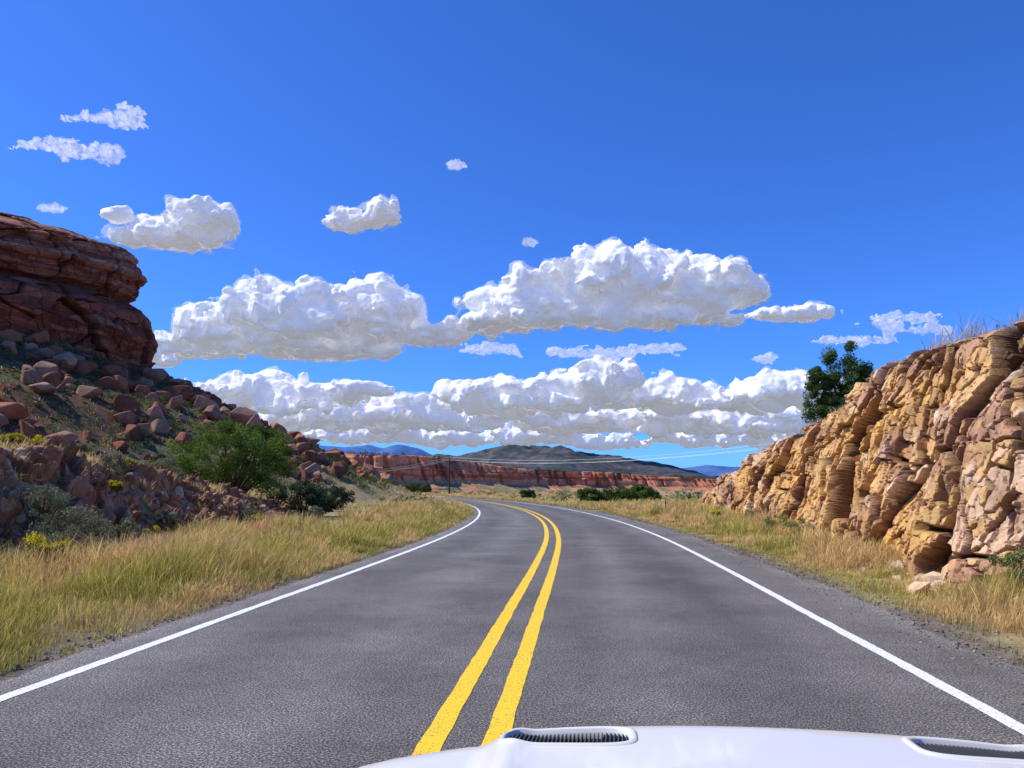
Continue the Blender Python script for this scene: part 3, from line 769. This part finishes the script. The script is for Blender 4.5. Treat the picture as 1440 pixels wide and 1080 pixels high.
for z in (.74, .52): gr.append(np.stack([ug, front(ug) + .115, np.full_like(ug, z)], -1))
loft('grille', gr, M_blk)
for z in (.57, .63, .69): 
    loft('grille_bar', [np.stack([ug, front(ug) + .125, np.full_like(ug, z - .012)], -1), np.stack([ug, front(ug) + .13, np.full_like(ug, z + .012)], -1)], M_chr)
for sg in (-1, 1):
    uh = np.linspace(.66, .94, 12) * sg
    loft('headlight', [np.stack([uh, front(uh) + .11, np.full_like(uh, .76)], -1), np.stack([uh, front(uh) + .12, np.full_like(uh, .62)], -1)], M_lamp)
    vs_ = np.linspace(-4.0, 1.87, 90); side = []
    for z, off in ((None, 0), (.9, .03), (.75, .045), (.5, .03), (.34, 0)):
        zt_ = np.where(vs_ > -.15, hood_z(np.full_like(vs_, .98), np.minimum(vs_, 1.87)), 1.02)
        zz_ = zt_ if z is None else np.minimum(np.full_like(vs_, z), zt_)
        for wv_ in (1.15, -2.75):
            zz_ = np.maximum(zz_, np.where(np.abs(vs_ - wv_) < .42, .37 + np.sqrt(np.maximum(.42 ** 2 - (vs_ - wv_) ** 2, 0)), -1))
        side.append(np.stack([np.full_like(vs_, sg * (.98 + off)), vs_, zz_], -1))
    loft('body_side', side, M_car)
    for wv_ in (1.15, -2.75):
        cyl('tyre', (sg * .74, wv_, .37), (sg * .98, wv_, .37), .37, .37, M_tyre, car, 40)
        cyl('wheel_rim', (sg * .97, wv_, .37), (sg * .99, wv_, .37), .24, .22, M_chr, car, 24)
        cyl('wheel_hub', (sg * .98, wv_, .37), (sg * 1.01, wv_, .37), .07, .06, M_blk, car, 16)
cab = [(-.15, 1.03, .95), (-.75, 1.72, .74), (-1.1, 1.80, .72), (-2.6, 1.80, .72), (-3.3, 1.72, .74), (-4.0, 1.05, .93)]
loft('windshield', [np.array([(-w, v, z), (0, v + .05, z + .01), (w, v, z)]) for v, z, w in cab[:2]], M_gls)
loft('roof', [np.array([(-w, v, z), (0, v, z + .03), (w, v, z)]) for v, z, w in cab[1:5]], M_car)
loft('rear_window', [np.array([(-w, v, z), (0, v, z + .01), (w, v, z)]) for v, z, w in cab[4:]], M_gls)
for sg in (-1, 1):
    loft('side_window', [np.array([(sg * .98, v, 1.02), (sg * w, v, z)]) for v, z, w in cab], M_gls)
loft('tailgate', [np.array([(-.98, -4.0, 1.05), (.98, -4.0, 1.05)]), np.array([(-.98, -4.05, .34), (.98, -4.05, .34)])], M_car)

# ------------------------------------------------------------------ clouds: solid cumulus bodies (iso-surface of a density field), 3-10 km away
def surfnets(f, org, h, relax=1):
    nx, ny, nz = f.shape; ins = f > 0
    cx_, cy2, cz_ = nx - 1, ny - 1, nz - 1; nc = cx_ * cy2 * cz_
    acc = np.zeros((nc, 3)); cnt = np.zeros(nc); quads = []
    for ax in range(3):
        sl0 = [slice(None)] * 3; sl1 = [slice(None)] * 3; sl0[ax] = slice(0, -1); sl1[ax] = slice(1, None)
        a, b = f[tuple(sl0)], f[tuple(sl1)]
        idx = np.argwhere(ins[tuple(sl0)] != ins[tuple(sl1)])
        u, v = (ax + 1) % 3, (ax + 2) % 3; dim = (nx, ny, nz)
        idx = idx[(idx[:, u] > 0) & (idx[:, v] > 0) & (idx[:, u] < dim[u] - 1) & (idx[:, v] < dim[v] - 1)]
        av = a[idx[:, 0], idx[:, 1], idx[:, 2]]; bv = b[idx[:, 0], idx[:, 1], idx[:, 2]]
        p = idx.astype(float); p[:, ax] += av / (av - bv)
        eu = np.zeros(3, int); eu[u] = 1; ev = np.zeros(3, int); ev[v] = 1
        ids = []
        for off in (0 * eu, eu, eu + ev, ev):
            c = idx - off; i_ = (c[:, 0] * cy2 + c[:, 1]) * cz_ + c[:, 2]; ids.append(i_)
            for q in range(3): acc[:, q] += np.bincount(i_, p[:, q], nc)
            cnt += np.bincount(i_, None, nc)
        Q = np.stack(ids, 1); fl = av <= 0; Q[fl] = Q[fl][:, ::-1]; quads.append(Q)
    used = np.nonzero(cnt)[0]; rm = np.full(nc, -1); rm[used] = np.arange(len(used))
    V = acc[used] / cnt[used][:, None] * h + org
    Q = rm[np.concatenate(quads)]
    for _ in range(relax):
        s = np.zeros_like(V); c = np.zeros(len(V))
        for k in range(4):
            for kk in (1, 3):
                j = Q[:, (k + kk) % 4]
                for q in range(3): s[:, q] += np.bincount(Q[:, k], V[j, q], len(V))
                c += np.bincount(Q[:, k], None, len(V))
        V = V * .45 + .55 * s / np.maximum(c, 1)[:, None]
    return V, Q
def cloud_mat(name, amax, thr, soft, nsc, namp, emis, transl):
    m = bpy.data.materials.new(name); m.use_nodes = True
    nt = m.node_tree; N, L = nt.nodes, nt.links; N.remove(N['Principled BSDF']); out = N['Material Output']
    tc = N.new('ShaderNodeTexCoord')
    d = N.new('ShaderNodeBsdfDiffuse'); d.inputs[0].default_value = (.94, .94, .94, 1)
    t = N.new('ShaderNodeBsdfTranslucent'); t.inputs[0].default_value = (.94, .94, .94, 1)
    m1 = N.new('ShaderNodeMixShader'); m1.inputs[0].default_value = transl
    L.new(d.outputs[0], m1.inputs[1]); L.new(t.outputs[0], m1.inputs[2])
    em = N.new('ShaderNodeEmission'); em.inputs[0].default_value = (1.0, .94, .94, 1); em.inputs[1].default_value = emis   # added glow in place of light scattered many times inside the cloud
    ad = N.new('ShaderNodeAddShader'); L.new(m1.outputs[0], ad.inputs[0]); L.new(em.outputs[0], ad.inputs[1])
    tr = N.new('ShaderNodeBsdfTransparent'); m2 = N.new('ShaderNodeMixShader')
    lw = N.new('ShaderNodeLayerWeight'); lw.inputs[0].default_value = .5
    no = N.new('ShaderNodeTexNoise'); no.inputs['Scale'].default_value = nsc; no.inputs['Detail'].default_value = 4; no.inputs['Roughness'].default_value = .6
    L.new(tc.outputs['Object'], no.inputs['Vector'])
    a = N.new('ShaderNodeMath'); a.operation = 'MULTIPLY_ADD'; L.new(no.outputs['Fac'], a.inputs[0]); a.inputs[1].default_value = namp; L.new(lw.outputs['Facing'], a.inputs[2])
    mr = N.new('ShaderNodeMapRange'); mr.interpolation_type = 'SMOOTHSTEP'; L.new(a.outputs[0], mr.inputs[0])
    mr.inputs[1].default_value = thr; mr.inputs[2].default_value = thr + soft; mr.inputs[3].default_value = amax; mr.inputs[4].default_value = 0
    L.new(mr.outputs[0], m2.inputs[0]); L.new(tr.outputs[0], m2.inputs[1]); L.new(ad.outputs[0], m2.inputs[2]); L.new(m2.outputs[0], out.inputs[0])
    m.cycles.emission_sampling = 'NONE'
    return m
M_cloud = cloud_mat('cloud_vapour', 1.0, .86, .42, .06, .5, .12, .12)
M_edge = cloud_mat('cloud_edge_vapour', .26, .60, .85, .06, .9, .06, .35)
M_wisp = cloud_mat('thin_cloud_vapour', .50, .50, .80, .06, 1.0, .22, .4)
def build_cloud(name, d, base, ells, seed, amp=14., f0=1/38., h=2.0, mat=M_cloud, flat=True, bulge=6, depth=1.5, octs=5, bn=1.0, edge=0.0):
    r = np.random.default_rng(seed); E = []
    for (a, e, ra, re) in ells:
        ry = min(ra, re * depth); yo = r.normal() * .3 * ry
        E.append((a, yo, e, ra, ry, re))
        for j in range(bulge + int(ra / re)):
            fx = r.uniform(-.85, .85); q = math.sqrt(1 - fx * fx); rb = re * r.uniform(.3, .55)
            E.append((a + fx * ra, yo - ry * r.uniform(-.2, .7) * q, e + re * q * r.uniform(.1, .75), rb * 1.15, rb, rb))
    E = np.array(E); mg = amp + 6 + edge
    lo = np.array([(E[:, i] - E[:, 3 + i]).min() - mg for i in range(3)]); hi = np.array([(E[:, i] + E[:, 3 + i]).max() + mg for i in range(3)])
    if flat: lo[2] = max(lo[2], base - 12 * bn - edge)
    ax_ = [np.arange(lo[i], hi[i], h) for i in range(3)]
    GX, GY, GZ = np.meshgrid(*ax_, indexing='ij'); Sm = np.zeros(GX.shape); kk = 3.5
    for (a, b, c, ra, ry, re) in E:
        mgn = 1 + (12.0 + edge) / min(ra, ry, re)
        sl = tuple(slice(max(0, int((cc_ - rr_ * mgn - lo[i]) / h)), int((cc_ + rr_ * mgn - lo[i]) / h) + 2) for i, (cc_, rr_) in enumerate(((a, ra), (b, ry), (c, re))))
        l = np.sqrt(((GX[sl] - a) / ra) ** 2 + ((GY[sl] - b) / ry) ** 2 + ((GZ[sl] - c) / re) ** 2)
        Sm[sl] += np.exp(np.clip((1 - l) * re / kk, -12, 25))
    F0 = kk * np.log(Sm + 1e-9)
    act = (F0 > -amp * 1.2 - edge) & (F0 < amp * 1.2)
    x, y, z = GX[act], GY[act], GZ[act]; s = seed * 11.7
    wxx = x + 12 * (vnoise(x * f0 * .8 + s, y * f0 * .8, z * f0 * .8, 621) - .5); wzz = z + 12 * (vnoise(x * f0 * .8 + s, y * f0 * .8, z * f0 * .8, 622) - .5)
    nn = 0; A = 1.0; T_ = 0
    for o_ in range(octs):
        f = f0 * 2.1 ** o_
        nn = nn + A * np.sqrt((2 * vnoise(wxx * f + s + o_ * 7.1, y * f, wzz * f * 1.1, 630 + o_) - 1) ** 2 + .015); T_ += A; A *= .49
    F0[act] += amp * 2.0 * (nn / T_ - .43)
    if flat:
        gx0, gy0 = GX[:, :, :1], GY[:, :, :1]
        zb = base + bn * 14 * (vnoise(gx0 / 40. + s, gy0 / 40., 0 * gx0, 641) - .5) + bn * 7 * (vnoise(gx0 / 15. + s, gy0 / 15., 0 * gx0, 642) - .5) + 3 * (vnoise(gx0 / 6. + s, gy0 / 6., 0 * gx0, 643) - .5)
        q = (GZ - zb) * .8; kq = 8.0
        hq = np.clip(.5 + .5 * (q - F0) / kq, 0, 1); F0 = q * (1 - hq) + F0 * hq - kq * hq * (1 - hq)
    def closed(F):
        F = F.copy(); F[0] = F[-1] = -1; F[:, 0] = F[:, -1] = -1; F[:, :, 0] = F[:, :, -1] = -1; return F
    V, Q = surfnets(closed(F0), lo, h)
    ob = mk(name, V, Q, mat, smooth=True)
    U = d / 1048.0; ob.scale = (U, U, U); ob.location = (0, d, 1.6)
    if edge:
        a2 = np.abs(F0) < edge * 3
        Fe = F0 + edge * .25
        Fe[a2] += edge * 2.4 * (fbm(GX[a2] / 18. + s, GY[a2] / 18., GZ[a2] / 12., 661, 3) - .5)
        V, Q = surfnets(closed(Fe), lo, h, 2)
        mk('wispy_edge', V, Q, M_edge, smooth=True, parent=ob)
    return ob
build_cloud('cumulus_cloud', 4300, 222, [(40,258,88,36),(150,284,112,52),(250,278,90,44),(318,280,40,22),(-20,240,55,26),(130,242,180,24)], 1, 17, 1/42., edge=6)
build_cloud('cumulus_cloud', 5000, 184, [(-400,226,72,40),(-300,236,98,44),(-190,250,70,42),(-450,206,48,24),(-110,218,62,18),(-260,204,140,24),(-70,224,45,14)], 2, 16, 1/40., edge=6)
build_cloud('cumulus_cloud', 7200, 112, [(-370,140,85,30),(-240,138,60,18),(120,150,56,32),(-20,128,90,30),(60,128,75,26),(230,130,85,30),(385,130,72,38),(310,118,70,22),(-440,124,40,24),(-300,112,60,16)], 3, 13, 1/32., bn=2.4, edge=5)
build_cloud('cumulus_cloud', 8600, 76, [(-270,100,110,26),(-440,98,50,20),(100,100,115,22),(-150,106,75,26),(-60,96,60,20),(330,94,90,24),(-360,94,80,20),(220,98,60,24),(430,104,40,22)], 4, 12, 1/28., bn=2.4, edge=5)
build_cloud('cumulus_cloud', 10500, 52, [(-210,76,90,14),(-90,70,50,11),(30,76,70,14),(130,66,50,9),(280,72,90,13),(-360,74,60,11),(400,60,50,9)], 5, 8, 1/22., 1.8, bn=1.6)
build_cloud('cumulus_cloud', 2900, 338, [(-475,362,76,26),(-430,380,42,28),(-530,360,40,12)], 6, 11, 1/30., edge=5)
build_cloud('cumulus_cloud', 2900, 374, [(-556,384,20,11)], 12, 4, 1/14., 1.5)
build_cloud('cumulus_cloud', 2700, 363, [(-236,378,30,13),(-182,388,22,15),(-208,368,34,6)], 7, 7, 1/18., 1.5, edge=4)
build_cloud('cumulus_cloud', 6200, 170, [(-520,182,30,18),(-490,178,20,10)], 8, 6, 1/18., 1.5)
build_cloud('thin_cloud', 5600, 236, [(385,247,48,10),(425,249,24,6)], 13, 5, 1/16., 1.5, M_cloud, edge=4)
build_cloud('thin_cloud', 2200, 400, [(-575,522,50,7),(-540,514,32,6),(-535,530,18,4)], 9, 7, 1/16., 1.4, M_wisp, False, 2, octs=4)
build_cloud('thin_cloud', 2200, 400, [(-650,486,48,6),(-600,474,48,7),(-560,476,16,3),(-570,462,14,4)], 14, 7, 1/16., 1.4, M_wisp, False, 2, octs=4)
build_cloud('thin_cloud', 5200, 100, [(470,209,58,6),(560,243,40,6),(590,224,34,6),(520,232,22,4)], 10, 6, 1/16., 1.4, M_wisp, False, 2, octs=4)
build_cloud('thin_cloud', 6000, 100, [(-30,196,40,8),(90,193,50,5),(200,198,40,6),(355,183,18,5),(150,190,20,4)], 15, 6, 1/16., 1.4, M_wisp, False, 2, octs=4)
build_cloud('thin_cloud', 2700, 200, [(-80,456,12,4),(25,347,9,3),(-645,396,20,4)], 11, 3, 1/9., 1.2, M_wisp, False, 2, octs=3)

# ------------------------------------------------------------------ light
SUN_EL, SUN_AZ = R(49), R(-86)
sd = Vector((math.sin(SUN_AZ) * math.cos(SUN_EL), math.cos(SUN_AZ) * math.cos(SUN_EL), math.sin(SUN_EL)))
ld = bpy.data.lights.new('sun', 'SUN'); ld.energy = 5.0; ld.angle = R(.53); ld.color = (1, .95, .85)
lo = bpy.data.objects.new('sun', ld); scene.collection.objects.link(lo); lo.rotation_euler = sd.to_track_quat('Z', 'Y').to_euler(); lo.location = (-30, 0, 40)

w = bpy.data.worlds.new('World'); scene.world = w; w.use_nodes = True
nt = w.node_tree; N, L = nt.nodes, nt.links
bg = N['Background']; bg.inputs['Strength'].default_value = .15
sky = N.new('ShaderNodeTexSky'); sky.sky_type = 'NISHITA'; sky.sun_disc = False
sky.sun_elevation = SUN_EL; sky.sun_rotation = SUN_AZ % (2 * math.pi); sky.altitude = 1800; sky.air_density = 1.0; sky.dust_density = 1.8; sky.ozone_density = 1.0
tint = N.new('ShaderNodeVectorMath'); tint.operation = 'MULTIPLY'; tint.inputs[1].default_value = (.28, .65, 1.45)
L.new(sky.outputs[0], tint.inputs[0]); L.new(tint.outputs[0], bg.inputs['Color'])

# ------------------------------------------------------------------ camera
cd = bpy.data.cameras.new('camera'); cam = bpy.data.objects.new('camera', cd); scene.collection.objects.link(cam)
cam.location = (0, 0, 1.6); cam.rotation_euler = (R(90), 0, 0)
cd.sensor_width = 36; cd.lens = 26.2; cd.shift_y = (689 - 540) / 1440; cd.clip_start = .05; cd.clip_end = 60000
scene.camera = cam
scene.view_settings.view_transform = 'Standard'; scene.view_settings.look = 'None'; scene.view_settings.exposure = 0
